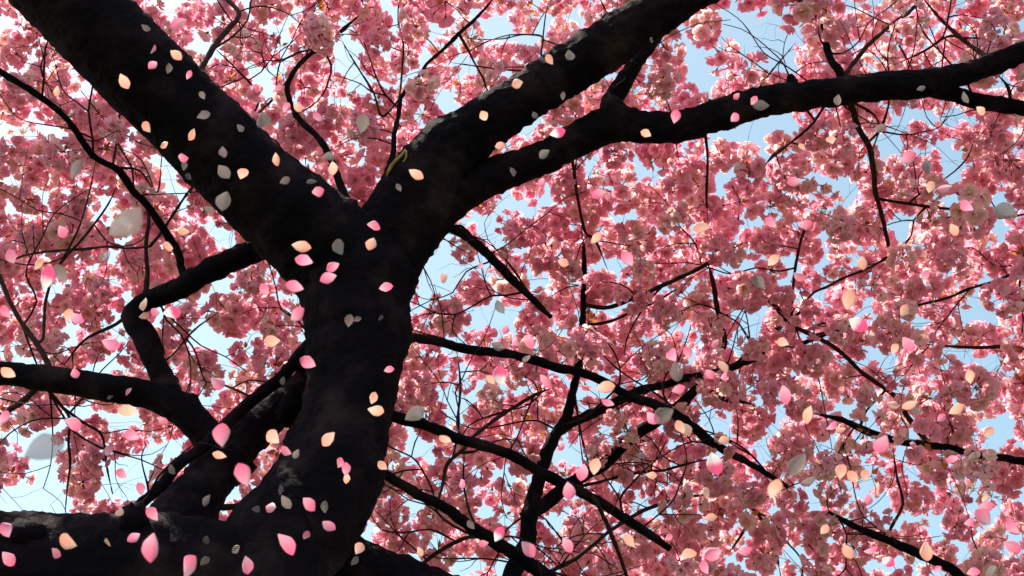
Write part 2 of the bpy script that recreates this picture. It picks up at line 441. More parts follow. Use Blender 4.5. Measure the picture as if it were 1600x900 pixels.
BR = [
    # off the curved limb
    ([(948, 190, 44), (955, 160, 34), (976, 127, 28), (1000, 87, 24), (1023, 58, 21), (1055, 5, 17), (1075, -60, 14)], 4.25, 4.6),
    ([(1450, 136, 30), (1490, 147, 30), (1533, 157, 29), (1600, 170, 27), (1740, 186, 20), (1860, 170, 12), (1960, 175, 4)], 4.36, 4.4),
    ([(1318, 140, 15), (1310, 112, 14), (1300, 92, 13), (1283, 50, 12), (1260, 13, 12), (1238, -8, 11), (1200, -60, 9)], 4.33, 4.7),
    ([(1312, 128, 9), (1330, 100, 9), (1356, 73, 9), (1386, 43, 8), (1426, 17, 7), (1450, -15, 6)], 4.35, 4.8),
    ([(1550, 100, 10), (1540, 88, 10), (1510, 63, 9), (1473, 33, 7), (1440, -5, 6)], 4.38, 4.7),
    ([(1590, 172, 8), (1573, 140, 7), (1560, 118, 6)], 4.32, 4.5),
    ([(1510, 63, 6), (1483, 55, 5), (1440, 83, 5), (1400, 100, 4)], 4.5, 4.7),
    ([(1322, 150, 14), (1332, 170, 13), (1343, 197, 13), (1357, 233, 12), (1367, 273, 11), (1368, 300, 10), (1376, 330, 9), (1386, 373, 8), (1395, 418, 5)], 4.35, 4.8),
    ([(1290, 158, 5), (1263, 200, 5), (1223, 233, 5), (1200, 253, 4), (1173, 290, 4)], 4.33, 4.7),
    ([(1375, 320, 6), (1433, 320, 6), (1500, 328, 6), (1566, 337, 6), (1640, 330, 5)], 4.6, 4.8),
    ([(1230, 150, 12), (1240, 128, 9), (1236, 120, 5)], 4.28, 4.3),
    ([(1100, 195, 6), (1106, 247, 5), (1104, 300, 5), (1106, 345, 3)], 4.25, 4.6),
    ([(1152, 178, 5), (1176, 150, 4), (1205, 112, 4), (1243, 67, 3)], 4.3, 4.6),
    ([(893, 225, 6), (898, 270, 6), (902, 315, 6), (911, 362, 6), (930, 375, 5), (950, 423, 4)], 4.15, 4.6),
    # crotch shoots
    ([(556, 345, 18), (535, 295, 14), (520, 250, 12), (497, 217, 11), (460, 167, 10), (447, 135, 10), (467, 100, 8), (533, 50, 6), (560, 25, 4)], 4.0, 4.7),
    ([(449, 135, 6), (420, 160, 5), (393, 183, 5), (403, 150, 4), (370, 107, 4), (333, 73, 3)], 4.55, 4.8),
    ([(590, 330, 15), (597, 297, 12), (613, 240, 10), (623, 180, 8), (628, 147, 7), (650, 123, 6), (693, 80, 6), (746, 30, 6), (776, -8, 5)], 4.0, 4.8),
    ([(628, 147, 5), (598, 180, 5), (583, 143, 4), (550, 87, 3), (535, 65, 3)], 4.5, 4.8),
    ([(640, 130, 4), (628, 67, 4), (623, 27, 3), (628, -30, 3)], 4.6, 4.8),
    ([(870, 110, 4), (800, 108, 4), (750, 103, 3), (700, 97, 3)], 4.3, 4.7),
    ([(905, 80, 4), (850, 55, 4), (790, 60, 3), (730, 60, 3)], 4.35, 4.8),
    ([(300, 130, 14), (340, 70, 12), (373, 22, 9), (350, -5, 8), (330, -50, 7)], 3.9, 4.6),
    # left side
    ([(450, 365, 40), (400, 388, 38), (333, 421, 36), (283, 447, 34), (235, 466, 31), (212, 480, 26)], 3.98, 4.05),
    ([(300, 430, 15), (287, 425, 14), (277, 397, 14), (263, 373, 14), (247, 350, 14), (230, 320, 13), (207, 297, 12), (180, 267, 12), (143, 243, 11), (100, 187, 11), (57, 147, 11), (0, 113, 12), (-120, 45, 10)], 4.08, 4.1),
    ([(268, 636, 48), (262, 602, 38), (247, 567, 34), (227, 527, 38), (208, 494, 38), (222, 470, 24)], 3.86, 4.06),
    ([(224, 470, 10), (227, 433, 9), (230, 383, 8), (231, 330, 7), (190, 262, 5), (180, 262, 4), (190, 170, 4), (200, 120, 3)], 4.07, 4.5),
    ([(234, 385, 6), (253, 363, 6), (300, 300, 5), (320, 270, 4)], 4.15, 4.3),
    ([(182, 262, 5), (220, 270, 4), (243, 300, 4), (253, 243, 4)], 4.1, 4.3),
    ([(232, 388, 5), (167, 388, 5), (100, 392, 5), (37, 400, 4), (0, 415, 3)], 4.12, 4.5),
    ([(82, 595, 12), (77, 580, 11), (60, 547, 11), (40, 513, 10), (17, 477, 9), (0, 440, 9), (-30, 380, 7)], 3.88, 4.2),
    ([(62, 545, 6), (63, 530, 6), (77, 467, 6), (93, 413, 5), (133, 367, 5), (167, 323, 4), (185, 285, 3)], 4.0, 4.5),
    ([(98, 405, 4), (123, 357, 4), (140, 300, 3), (150, 250, 3)], 4.2, 4.5),
    ([(215, 478, 8), (177, 503, 7), (137, 533, 6), (100, 570, 5)], 4.05, 4.2),
    ([(130, 570, 5), (105, 590, 5), (70, 572, 4)], 4.0, 4.1),
    ([(72, 606, 14), (40, 625, 13), (20, 637, 12), (0, 650, 11), (-60, 672, 9)], 3.9, 4.2),
    ([(262, 580, 5), (267, 550, 5), (307, 520, 4), (343, 487, 4)], 4.0, 4.4),
    ([(480, 562, 26), (440, 590, 23), (403, 620, 22), (360, 660, 22), (317, 697, 21), (277, 730, 20), (247, 763, 20), (217, 792, 19), (190, 830, 18)], 3.85, 3.35),
    ([(310, 790, 14), (350, 793, 13), (385, 789, 12), (420, 785, 10), (450, 780, 9)], 3.5, 3.6),
    ([(90, 610, 8), (95, 630, 7), (107, 660, 6), (108, 720, 5), (102, 800, 4)], 3.95, 4.3),
    ([(150, 622, 5), (160, 680, 5), (170, 730, 4), (176, 772, 3)], 4.0, 4.4),
    ([(340, 600, 3), (375, 610, 5), (415, 632, 6)], 4.2, 4.0),
    # right of the trunk
    ([(660, 340, 22), (693, 353, 17), (727, 371, 17), (767, 403, 17), (800, 437, 16), (833, 467, 12), (860, 495, 8)], 3.98, 4.5),
    ([(600, 520, 20), (636, 527, 17), (683, 533, 16), (733, 545, 16), (790, 553, 16), (830, 560, 16), (866, 571, 16), (906, 583, 16), (943, 597, 16), (1020, 632, 17), (1086, 670, 17), (1116, 693, 16), (1149, 713, 14), (1180, 730, 11), (1230, 760, 7)], 4.0, 4.75),
    ([(575, 625, 24), (610, 643, 20), (667, 667, 19), (706, 683, 19), (766, 699, 19), (810, 717, 18), (843, 737, 19), (876, 753, 19), (933, 780, 18), (983, 813, 17), (1016, 833, 15), (1046, 857, 11)], 3.85, 4.3),
    ([(560, 715, 20), (593, 737, 16), (656, 773, 18), (720, 813, 20), (746, 833, 22), (800, 867, 24), (850, 897, 27), (900, 940, 30)], 3.7, 4.15),
    ([(790, 960, 34), (800, 897, 29), (823, 850, 27), (826, 807, 26), (846, 740, 20), (863, 693, 19), (886, 650, 15), (896, 600, 12), (903, 577, 11), (910, 527, 10), (913, 487, 9), (911, 423, 8), (912, 380, 5)], 4.15, 4.8),
    ([(826, 812, 26), (850, 790, 25), (876, 767, 24), (943, 723, 22), (996, 677, 21), (1066, 632, 19), (1100, 603, 17), (1149, 567, 10), (1210, 517, 7), (1260, 480, 5)], 4.4, 4.9),
    ([(868, 685, 18), (883, 667, 18), (950, 636, 18), (1000, 612, 16), (1066, 592, 13), (1133, 577, 12), (1213, 547, 11), (1300, 520, 7)], 4.52, 4.9),
    ([(806, 773, 5), (816, 800, 8), (826, 815, 10)], 4.45, 4.4),
    ([(690, 745, 9), (660, 772, 9), (696, 727, 8), (723, 697, 8), (746, 680, 8), (783, 650, 8), (833, 620, 7), (860, 607, 6)][1:], 3.95, 4.5),
    ([(722, 690, 5), (720, 670, 5), (716, 600, 5), (716, 560, 4)], 4.05, 4.3),
    ([(735, 812, 5), (733, 800, 5), (726, 757, 4), (726, 700, 4)], 4.0, 4.1),
    ([(755, 838, 9), (733, 840, 8), (683, 863, 8), (643, 893, 7), (600, 930, 6)], 4.02, 4.2),
    ([(830, 930, 10), (860, 897, 9), (900, 873, 9), (953, 830, 8), (1000, 800, 8), (1066, 780, 7), (1120, 770, 5)], 4.2, 4.7),
    ([(925, 778, 9), (933, 790, 9), (956, 840, 9), (976, 897, 8), (990, 940, 7)], 4.15, 4.3),
    ([(858, 690, 5), (855, 670, 4), (850, 647, 4)], 4.5, 4.6),
    ([(905, 760, 7), (933, 753, 6), (1000, 737, 6), (1066, 727, 5), (1140, 715, 4)], 4.5, 4.8),
    ([(912, 600, 5), (903, 640, 4), (916, 717, 4), (925, 740, 3)], 4.5, 4.6),
    ([(911, 488, 9), (950, 480, 9), (1000, 463, 9), (1066, 432, 10), (1110, 407, 9), (1160, 380, 5)], 4.75, 4.6),
    ([(912, 520, 6), (960, 500, 6), (1030, 470, 5), (1075, 440, 4)], 4.75, 4.9),
    ([(1127, 580, 11), (1126, 560, 11), (1128, 533, 11), (1121, 487, 11), (1113, 443, 10), (1105, 405, 6)], 4.85, 4.7),
    ([(1590, 972, 24), (1540, 935, 20), (1500, 903, 19), (1483, 887, 18), (1433, 863, 17), (1383, 843, 15), (1333, 820, 11), (1295, 800, 6)], 4.5, 4.6),
    ([(1790, 740, 17), (1680, 730, 15), (1560, 715, 13), (1450, 695, 12), (1410, 692, 12), (1376, 681, 14), (1343, 670, 13), (1313, 657, 10), (1280, 648, 6)], 4.7, 4.7),
    ([(1440, 692, 11), (1415, 645, 10), (1400, 620, 9), (1366, 597, 9), (1343, 580, 9), (1306, 547, 9), (1266, 523, 9), (1233, 503, 9), (1210, 480, 9), (1183, 453, 8), (1165, 430, 5)], 4.8, 4.7),
    ([(1343, 668, 6), (1355, 640, 5), (1380, 613, 5), (1400, 590, 4)], 4.7, 4.8),
    ([(1340, 430, 5), (1290, 450, 5), (1273, 457, 5), (1250, 480, 5)], 4.75, 4.75),
    ([(1765, 390, 9), (1640, 405, 7), (1560, 433, 6), (1509, 453, 6), (1483, 463, 6), (1423, 483, 5), (1400, 500, 4)], 4.7, 4.7),
    ([(1785, 520, 10), (1680, 530, 8), (1600, 537, 7), (1516, 541, 7), (1446, 538, 6)], 4.7, 4.7),
    ([(1400, 850, 6), (1390, 827, 6), (1410, 787, 6), (1403, 743, 5), (1395, 700, 4)], 4.55, 4.7),
    ([(1125, 700, 8), (1133, 733, 7), (1166, 787, 7), (1183, 800, 7), (1209, 860, 6), (1220, 900, 4)], 4.7, 4.75),
    ([(1178, 800, 5), (1160, 840, 5), (1140, 862, 4)], 4.72, 4.8),
    ([(1100, 622, 13), (1125, 623, 13), (1150, 625, 10), (1175, 632, 6)], 4.8, 4.75),
    ([(1236, 505, 6), (1246, 400, 6), (1256, 360, 5), (1270, 330, 4)], 4.72, 4.8),
    ([(1266, 525, 5), (1300, 520, 5), (1330, 508, 4), (1360, 490, 3)], 4.75, 4.8),
]


def attach_start(P, R):
    """lead a branch that starts in mid-air back to the nearest stem"""
    A = np.array([tuple(q) for q in node_pos])
    p = np.array(tuple(P[0]))
    back = np.array(tuple((P[0] - P[1]).normalized()))
    gap = np.linalg.norm(A - p, axis=1)
    d = gap - np.array(node_rad)
    if d.min() <= 0.02:
        return P, R
    if d.min() < 0.16:
        return [node_pos[int(np.argmin(d))]] + P[1:], R
    cs = ((A - p) @ back) / np.maximum(gap, 1e-6)
    k = int(np.argmin(d * (1.0 + 1.6 * (1 - cs))))
    q = node_pos[k]
    g = float(gap[k])
    m = P[0] + Vector(back) * g * .42
    m2 = q + (m - q) * .35 + Vector((0, .02, .01))
    return [q, m2, m] + P, [R[0] * 1.15, R[0] * 1.1, R[0] * 1.05] + R


def kinked(P, R, amp):
    """extra points with slight offsets so that a stem is never a smooth hose"""
    Q, S = [P[0]], [R[0]]
    for a, b, ra, rb in zip(P[:-1], P[1:], R[:-1], R[1:]):
        L = (b - a).length
        n = max(1, int(L / 0.09))
        for k in range(1, n):
            t = k / n
            Q.append(a + (b - a) * t + Vector((random.gauss(0, 1), random.gauss(0, 1), random.gauss(0, 1))) * amp)
            S.append((ra + (rb - ra) * t) * random.uniform(.9, 1.12))
        Q.append(b)
        S.append(rb)
    return Q, S


for i, (pl, d0, d1) in enumerate(BR):
    w = max(p[2] for p in pl)
    thin = 1.0 if w > 30 else (0.86 if w > 14 else 0.76)
    P, R = traced([(x, y, q * thin) for x, y, q in pl], d0, d1)
    if w < 20:
        R[-1] *= .35                            # twig ends run out thin
    P, R = attach_start(P, R)
    sides = 24 if w > 22 else (14 if w > 11 else 9)
    # small kinks, as cherry wood has
    for k in range(1, len(P) - 1):
        P[k] = P[k] + Vector((random.gauss(0, 1), random.gauss(0, 1), random.gauss(0, 1))) * (0.0035 if w > 9 else 0.005)
    P, R = kinked(P, R, 0.0042 if w < 14 else 0.005)
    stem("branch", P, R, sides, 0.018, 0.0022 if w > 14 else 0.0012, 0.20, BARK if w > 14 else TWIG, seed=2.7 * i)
    if w > 18:
        thick.append(("branch", pl))


# knots, stubs and the torn strip of bark at the fork
def knot(c, r, axis, squash, seed, owner):
    v, f = [], []
    nu, nv = 18, 10
    axis = axis.normalized()
    u = axis.orthogonal().normalized()
    w = axis.cross(u)
    for j in range(nv + 1):
        th = math.pi * j / nv
        for i in range(nu):
            ph = 2 * math.pi * i / nu
            dv = (u * math.cos(ph) + w * math.sin(ph)) * math.sin(th) + axis * math.cos(th) * squash
            rr = r * (1 + 0.28 * noise.noise(dv * 2.3 + Vector((seed, 0, 0))) + 0.10 * noise.noise(dv * 7 + Vector((seed, 3, 0))))
            v.append(c + dv * rr - ORIGIN)
    for j in range(nv):
        for i in range(nu):
            i2 = (i + 1) % nu
            f.append((j * nu + i, j * nu + i2, (j + 1) * nu + i2, (j + 1) * nu + i))
    return link(bpy.data.objects.new("knot", mesh_from("knot", v, f, BARK)), owner)


def vdir(x, y):
    return Vector((x, -y * math.sin(PITCH), y * math.cos(PITCH)))


knot(at(690, 218, 4.05), 0.085, vdir(-.6, .8), 0.75, 1.0, STEMS[2])
knot(at(662, 268, 4.02), 0.080, vdir(-.6, .6), 0.85, 2.0, STEMS[2])
knot(at(38, 832, 3.08), 0.056, vdir(0, 1), 0.62, 3.0, STEMS[4])
knot(at(208, 812, 3.12), 0.036, vdir(.1, 1), 1.25, 4.0, STEMS[4])
knot(at(296, 628, 3.84), 0.036, vdir(.3, .7), 0.8, 5.0, STEMS[6])
knot(at(455, 640, 3.75), 0.060, vdir(-1, .2), 0.7, 6.0, STEMS[0])
for px, py, d, a, L, w, ow in ((655, 228, 4.0, 70, 22, 9, 2), (500, 690, 3.5, 200, 14, 10, 0), (1237, 138, 4.25, 100, 22, 12, 3)):
    p0 = at(px, py, d)
    e = p0 + (vdir(math.cos(math.radians(a)), math.sin(math.radians(a)))) * (L / FPX * d)
    pts, rad = catmull([p0, (p0 + e) / 2 + Vector((.004, 0, .004)), e], [w / FPX * d, .7 * w / FPX * d, .3 * w / FPX * d], 0.01)
    v, f, uv = tube_data(pts, rad, 12, 0.003, 0.2, px)
    link(bpy.data.objects.new("broken_stub", mesh_from("broken_stub", [q - ORIGIN for q in v], f, BARK, uv)), STEMS[ow])

# torn bark: a loop of pale curled edge round a dark hollow
for rim in ([(603, 276), (609, 264), (617, 252), (627, 243), (634, 234)], [(635, 235), (634, 247), (628, 256), (619, 264), (611, 270), (604, 276)]):
    n = len(rim)
    pts, rad = catmull([at(x, y, 3.93 + 0.003 * k) for k, (x, y) in enumerate(rim)],
                       [0.0012 + 0.0036 * math.sin(math.pi * (k + .3) / n) for k in range(n)], 0.006)
    v, f, uv = tube_data(pts, rad, 8, 0.0016, 0.35, 9)
    flap = link(bpy.data.objects.new("torn_bark", mesh_from("torn_bark", [q - ORIGIN for q in v], f, HEARTWOOD, uv)), STEMS[2])
    flap["label"] = "pale curled edge of torn bark at the fork"

# ------------------------------------------------------------------ blossom clusters


def flower_arrays(R, seed):
    """one double blossom facing +Z: verts, tris, tint"""
    r = random.Random(seed)
    V, F, C = [], [], []
    fr = r.random()
    rings = ((6, 1.0, 82), (6, 0.95, 58), (4, 0.78, 30))
    for n, s, tilt in rings:
        off = r.random() * 6.28
        for k in range(n):
            a = off + 2 * math.pi * k / n + r.uniform(-.18, .18)
            ti = math.radians(tilt + r.uniform(-22, 22))
            L = R * s * r.uniform(.86, 1.1)
            W = L * r.uniform(.36, .54)
            prof = [(0.05, 0.0, 0.0), (.50, -.8, .10), (.50, .8, .10), (.58, 0, -.05), (.90, -.62, .16), (.90, .62, .16), (.96, 0, .06)]
            ca, sa, ct, st = math.cos(a), math.sin(a), math.cos(ti), math.sin(ti)
            b = len(V)
            tw = r.uniform(-.8, .8)
            for (l, w, z) in prof:
                x, y, zz = l * L, w * W, z * L + w * tw * W * .5
                X, Z = x * st - zz * ct, x * ct + zz * st
                V.append((X * ca - y * sa, X * sa + y * ca, Z))
                C.append((min(1, max(0, fr + r.uniform(-.12, .12))), min(1.0, l * 1.05), 0, 1))
            F += [(b, b + 3, b + 1), (b, b + 2, b + 3), (b + 1, b + 3, b + 4), (b + 3, b + 6, b + 4), (b + 3, b + 5, b + 6), (b + 3, b + 2, b + 5)]
    return V, F, C


def rot_to(n):
    n = np.array(n) / np.linalg.norm(n)
    z = np.array((0, 0, 1.0))
    v = np.cross(z, n)
    c = float(z @ n)
    if c < -0.9999:
        return np.diag((1.0, -1.0, -1.0))
    K = np.array(((0, -v[2], v[1]), (v[2], 0, -v[0]), (-v[1], v[0], 0)))
    return np.eye(3) + K + K @ K / (1 + c)


def cluster_arrays(seed):
    """a pom-pom of double flowers on stalks that spring from one bud at the origin"""
    r = random.Random(seed)
    nf = r.choice((11, 12, 13, 14, 15))
    if seed % 4 == 3:
        nf = r.choice((5, 6, 7))
    V, F, C, M, G = [], [], [], [], []
    dirs = []
    tries = 0
    while len(dirs) < nf and tries < 4000:
        tries += 1
        v = np.array((r.gauss(0, 1), r.gauss(0, 1), r.gauss(-.35, 1)))
        v /= np.linalg.norm(v)
        if all(float(v @ w) < 0.76 for w in dirs):
            dirs.append(v)
    nb = 0
    for i, dv in enumerate(dirs):
        R = r.uniform(.021, .027)
        rad = r.uniform(.028, .050)
        fv, ff, fc = flower_arrays(R, seed * 100 + i)
        n = dv + np.array((r.gauss(0, .25), r.gauss(0, .25), r.gauss(-.1, .25)))
        A = np.array(fv) @ rot_to(n).T + dv * rad
        V.append(A)
        F.append(np.array(ff) + nb)
        C.append(np.array(fc))
        M.append(np.zeros(len(ff), dtype=np.int32))
        G.append(np.full(len(ff), i))
        nb += len(A)
        # stalk and calyx
        s = rot_to(dv)
        pr = [(0.0, .0009), (rad * .6, .0009), (rad * .84, .0012), (rad + .004, .0042)]
        sv = []
        for h, rr in pr:
            for k in range(3):
                sv.append((rr * math.cos(k * 2.094), rr * math.sin(k * 2.094), h))
        sv = np.array(sv) @ s.T
        sf = []
        for j in range(3):
            for k in range(3):
                k2 = (k + 1) % 3
                sf += [(j * 3 + k, j * 3 + k2, j * 3 + 3 + k2), (j * 3 + k, j * 3 + 3 + k2, j * 3 + 3 + k)]
        V.append(sv)
        F.append(np.array(sf) + nb)
        C.append(np.tile((0.5, .5, 0, 1), (len(sv), 1)))
        M.append(np.ones(len(sf), dtype=np.int32))
        G.append(np.full(len(sf), -1))
        nb += len(sv)
        # a tuft of yellow stamens in the flower
        tv, tf = [], []
        for k in range(3):
            a = k * 2.09 + r.random()
            e = np.array((math.cos(a) * .35, math.sin(a) * .35, 1.0)) * R * .62
            q = np.array((-math.sin(a), math.cos(a), 0)) * .0016
            tf.append((len(tv), len(tv) + 1, len(tv) + 2))
            tv += [np.zeros(3), e + q, e - q]
        V.append(np.array(tv) @ rot_to(n).T + dv * rad)
        F.append(np.array(tf) + nb)
        C.append(np.tile((0.5, .5, 0, 1), (len(tv), 1)))
        M.append(np.full(len(tf), 2, dtype=np.int32))
        G.append(np.full(len(tf), i))
        nb += len(tv)
    # bronze young leaves round the bud
    for k in range(r.choice((2, 3, 4))):
        v = np.array((r.gauss(0, 1), r.gauss(0, 1), r.gauss(.5, .7)))
        v /= np.linalg.norm(v)
        w = np.cross(v, (0.3, 0.2, 1.0))
        w /= np.linalg.norm(w)
        u = np.cross(v, w)
        L, W = r.uniform(.022, .036), r.uniform(.005, .008)
        lv = np.array([v * .006, v * L * .5 + w * W + u * W * .5, v * L * .45, v * L * .5 - w * W + u * W * .5, v * L])
        V.append(lv)
        F.append(np.array([(0, 2, 1), (0, 3, 2), (1, 2, 4), (2, 3, 4)]) + nb)
        C.append(np.tile((0.5, .5, 0, 1), (5, 1)))
        M.append(np.full(4, 3, dtype=np.int32))
        G.append(np.full(4, -1))
        nb += 5
    return np.concatenate(V), np.concatenate(F), np.concatenate(C), np.concatenate(M), np.concatenate(G)


def mesh_from_arrays(name, V, F, C, M, mats):
    me = bpy.data.meshes.new(name)
    me.vertices.add(len(V))
    me.vertices.foreach_set("co", np.ascontiguousarray(V, dtype=np.float32).ravel())
    me.loops.add(len(F) * 3)
    me.loops.foreach_set("vertex_index", np.ascontiguousarray(F, dtype=np.int32).ravel())
    me.polygons.add(len(F))
    me.polygons.foreach_set("loop_start", np.arange(0, len(F) * 3, 3, dtype=np.int32))
    me.polygons.foreach_set("material_index", M.astype(np.int32))
    me.polygons.foreach_set("use_smooth", np.ones(len(F), dtype=bool))
    for m in mats:
        me.materials.append(m)
    ca = me.color_attributes.new("tint", 'FLOAT_COLOR', 'POINT')
    ca.data.foreach_set("color", np.ascontiguousarray(C, dtype=np.float32).ravel())
    me.update(calc_edges=True)
    return me


NVAR = 16
VARS = [cluster_arrays(12 + 5 * i) for i in range(NVAR)]
VGRP = [v[4] for v in VARS]
VARS = [v[:4] for v in VARS]


def sub_mesh(name, k, g):
    """the stalks (g = -1) or one flower of cluster variant k"""
    V, F, C, M = VARS[k]
    f = F[VGRP[k] == g]
    used, inv = np.unique(f.ravel(), return_inverse=True)
    return mesh_from_arrays(name, V[used], inv.reshape(-1, 3), C[used], M[VGRP[k] == g], CMATS)


SPLIT = {}


VMESH = [mesh_from_arrays("blossom_cluster", *VARS[i], CMATS) for i in range(NVAR)]

# openings in the crown where the sky shows (x, y, rx, ry in the photograph's pixels)
GAPS = [(1190, 50, 48, 62), (1215, 100, 40, 25), (1330, 70, 20, 20), (1195, 200, 55, 26), (1140, 20, 25, 30), (1130, 110, 25, 15),
        (780, 45, 28, 25), (670, 55, 15, 30), (545, 95, 25, 35), (720, 95, 20, 20), (820, 60, 30, 18), (710, 165, 14, 15), (560, 240, 20, 18),
        (760, 257, 22, 12), (920, 180, 20, 8), (1085, 90, 35, 35), (1075, 130, 20, 15), (680, 405, 38, 38), (700, 440, 32, 36), (760, 500, 42, 32),
        (650, 430, 22, 24), (800, 307, 30, 15), (766, 367, 20, 10), (843, 417, 14, 14), (943, 400, 15, 14), (956, 433, 12, 12), (980, 327, 20, 12),
        (1046, 310, 20, 14), (1040, 285, 14, 20), (706, 633, 30, 32), (648, 683, 18, 18), (666, 717, 30, 20), (893, 635, 20, 36), (933, 620, 20, 18),
        (893, 703, 20, 20), (820, 677, 15, 12), (766, 877, 20, 22), (753, 813, 20, 12), (866, 813, 16, 26), (966, 760, 25, 12), (650, 793, 12, 26),
        (720, 887, 20, 14), (570, 827, 22, 22), (1269, 353, 16, 12), (1183, 397, 16, 10), (1109, 470, 14, 20), (1183, 503, 30, 32), (1136, 487, 12, 18),
        (1409, 363, 24, 30), (1560, 363, 28, 24), (1560, 323, 32, 14), (1333, 380, 10, 8), (1530, 497, 14, 24), (1496, 480, 10, 10), (1283, 417, 14, 14),
        (1279, 460, 14, 10), (1373, 533, 10, 14), (1080, 537, 14, 12), (1526, 570, 12, 10), (1116, 657, 26, 16), (1093, 707, 14, 12), (1196, 710, 32, 24),
        (1309, 620, 12, 10), (1366, 657, 10, 22), (1296, 687, 8, 12), (1549, 667, 46, 24), (1436, 750, 20, 15), (1410, 877, 26, 20), (1466, 847, 20, 12),
        (1586, 773, 12, 14), (1583, 610, 12, 10), (1486, 267, 22, 32), (1500, 180, 32, 16), (1116, 277, 15, 20), (1186, 250, 12, 18),
        (1313, 283, 14, 14), (1376, 233, 14, 26), (1459, 220, 14, 14), (1400, 167, 26, 12), (1466, 63, 10, 20), (423, 37, 22, 15), (317, 83, 30, 13),
        (387, 113, 18, 18), (127, 120, 14, 18), (73, 203, 16, 28), (263, 263, 24, 22), (253, 30, 10, 10), (420, 210, 10, 20), (457, 247, 10, 20),
        (160, 320, 14, 26), (187, 383, 20, 20), (163, 417, 25, 12), (127, 410, 20, 10), (283, 310, 20, 10), (333, 367, 26, 14), (370, 377, 14, 12),
        (343, 467, 18, 16), (343, 533, 26, 32), (250, 500, 14, 10), (183, 503, 20, 26), (110, 517, 22, 14), (193, 457, 10, 20), (397, 513, 14, 26),
        (423, 450, 14, 16), (10, 780, 34, 27), (70, 715, 36, 28), (180, 757, 28, 26), (220, 740, 32, 26), (200, 777, 16, 16), (273, 690, 24, 15),
        (233, 683, 14, 20), (83, 790, 30, 14), (150, 637, 25, 10), (103, 640, 12, 20), (10, 680, 14, 8), (77, 755, 22, 10), (27, 690, 14, 12),
        (413, 717, 14, 10), (367, 767, 18, 18), (340, 810, 10, 16), (30, 790, 25, 16), (240, 785, 20, 14)]
GA = np.array(GAPS, dtype=float)


def poisson(x0, y0, x1, y1, mind, tries, allow):
    cell = mind
    grid = {}
    out = []
    for _ in range(tries):
        x, y = random.uniform(x0, x1), random.uniform(y0, y1)
        gx, gy = int(x // cell), int(y // cell)
        ok = True
        for a in (-1, 0, 1):
            for b in (-1, 0, 1):
                for (u, v) in grid.get((gx + a, gy + b), ()):
                    if (u - x) ** 2 + (v - y) ** 2 < mind * mind:
                        ok = False
        if ok and allow(x, y):
            grid.setdefault((gx, gy), []).append((x, y))
            out.append((x, y))
    return out


def open_sky(x, y, pad):
    if 0 <= x <= 1600 and 0 <= y <= 900:
        q = ((x - GA[:, 0]) / (GA[:, 2] + pad)) ** 2 + ((y - GA[:, 1]) / (GA[:, 3] + pad)) ** 2
        return bool((q < 1).any())
    return noise.noise(Vector((x * .011, y * .011, 4.2))) > 0.22       # beyond the frame the crown goes on with openings of its own


def over(px, py):
    best_, nm = 1e9, None
    for name, pl in thick:
        for (x0, y0, w0), (x1, y1, w1) in zip(pl[:-1], pl[1:]):
            dx, dy = x1 - x0, y1 - y0
            t = max(0, min(1, ((px - x0) * dx + (py - y0) * dy) / (dx * dx + dy * dy)))
            dist = math.hypot(px - x0 - t * dx, py - y0 - t * dy) / (0.5 * (w0 + (w1 - w0) * t))
            if dist < best_:
                best_, nm = dist, name
    if best_ < 0.95:
        return nm
    if px < 560 and py > 300:
        return "B1" if py < 600 else "B2"
    if py < 330 and px < 290 and px < py + 60:
        return "B1"
    if py < 330 and px < 760:
        return "B3"
    if px > 900 and py < 175:
        return "B4"
    return "B5" if px < 1080 else ("B6" if py < 500 else "B7")


clusters = []      # px, py, depth, scale
for (x, y) in poisson(-330, -200, 1960, 1070, 45, 15000, lambda x, y: not open_sky(x, y, 11 if x < 950 else 7)):
    clusters.append((x, y, random.uniform(4.45, 5.0), random.uniform(1.0, 1.75)))
for (x, y) in poisson(-330, -200, 1960, 1070, 43, 15000, lambda x, y: not open_sky(x, y, 10 if x < 950 else 6)):
    clusters.append((x, y, random.uniform(5.0, 5.9), random.uniform(1.0, 1.75)))
for (x, y) in poisson(-100, -80, 1720, 990, 54, 6000, lambda x, y: not open_sky(x, y, 9 if x < 950 else 4)):
    clusters.append((x, y, random.uniform(5.7, 6.6), random.uniform(1.2, 1.7)))

for (x, y) in poisson(-50, -60, 1650, 960, 105, 3000, lambda x, y: not open_sky(x, y, 16) and over(x, y).startswith("B") and over(x - 26, y).startswith("B") and over(x + 26, y).startswith("B") and over(x, y + 24).startswith("B") and over(x, y - 24).startswith("B")):
    clusters.append((x, y, random.uniform(4.15, 4.5), random.uniform(.75, 1.15)))
for (x, y) in poisson(-200, -170, 420, 480, 52, 1500, lambda x, y: not open_sky(x, y, 8) and x - y < 200):
    clusters.append((x, y, random.uniform(5.2, 6.4), random.uniform(1.1, 1.7)))

# bare kinked shoots that stand clear of the blossom, forking once or twice
SH = random.Random(41)
shoots = []
cand = [k for k in range(len(node_pos)) if node_rad[k] < 0.035]
cR = cam.rotation_euler.to_matrix()


def shoot(p, ang, L, r0, depth_drift, level):
    P, R = [p], [r0]
    n = max(4, int(L / 0.07))
    for k in range(n):
        ang += SH.gauss(0, .34)
        stp = L / n * SH.uniform(.7, 1.3)
        P.append(P[-1] + cR @ Vector((math.cos(ang) * stp, math.sin(ang) * stp, (depth_drift + SH.gauss(0, .12)) * stp)))
        R.append(r0 * (1 - .62 * (k + 1) / n))
        if level and SH.random() < .42:
            shoot(P[-1], ang + SH.choice((-1, 1)) * SH.uniform(.5, 1.1), L * SH.uniform(.3, .6), R[-1] * .8, depth_drift, level - 1)
    shoots.append((P, R, L))


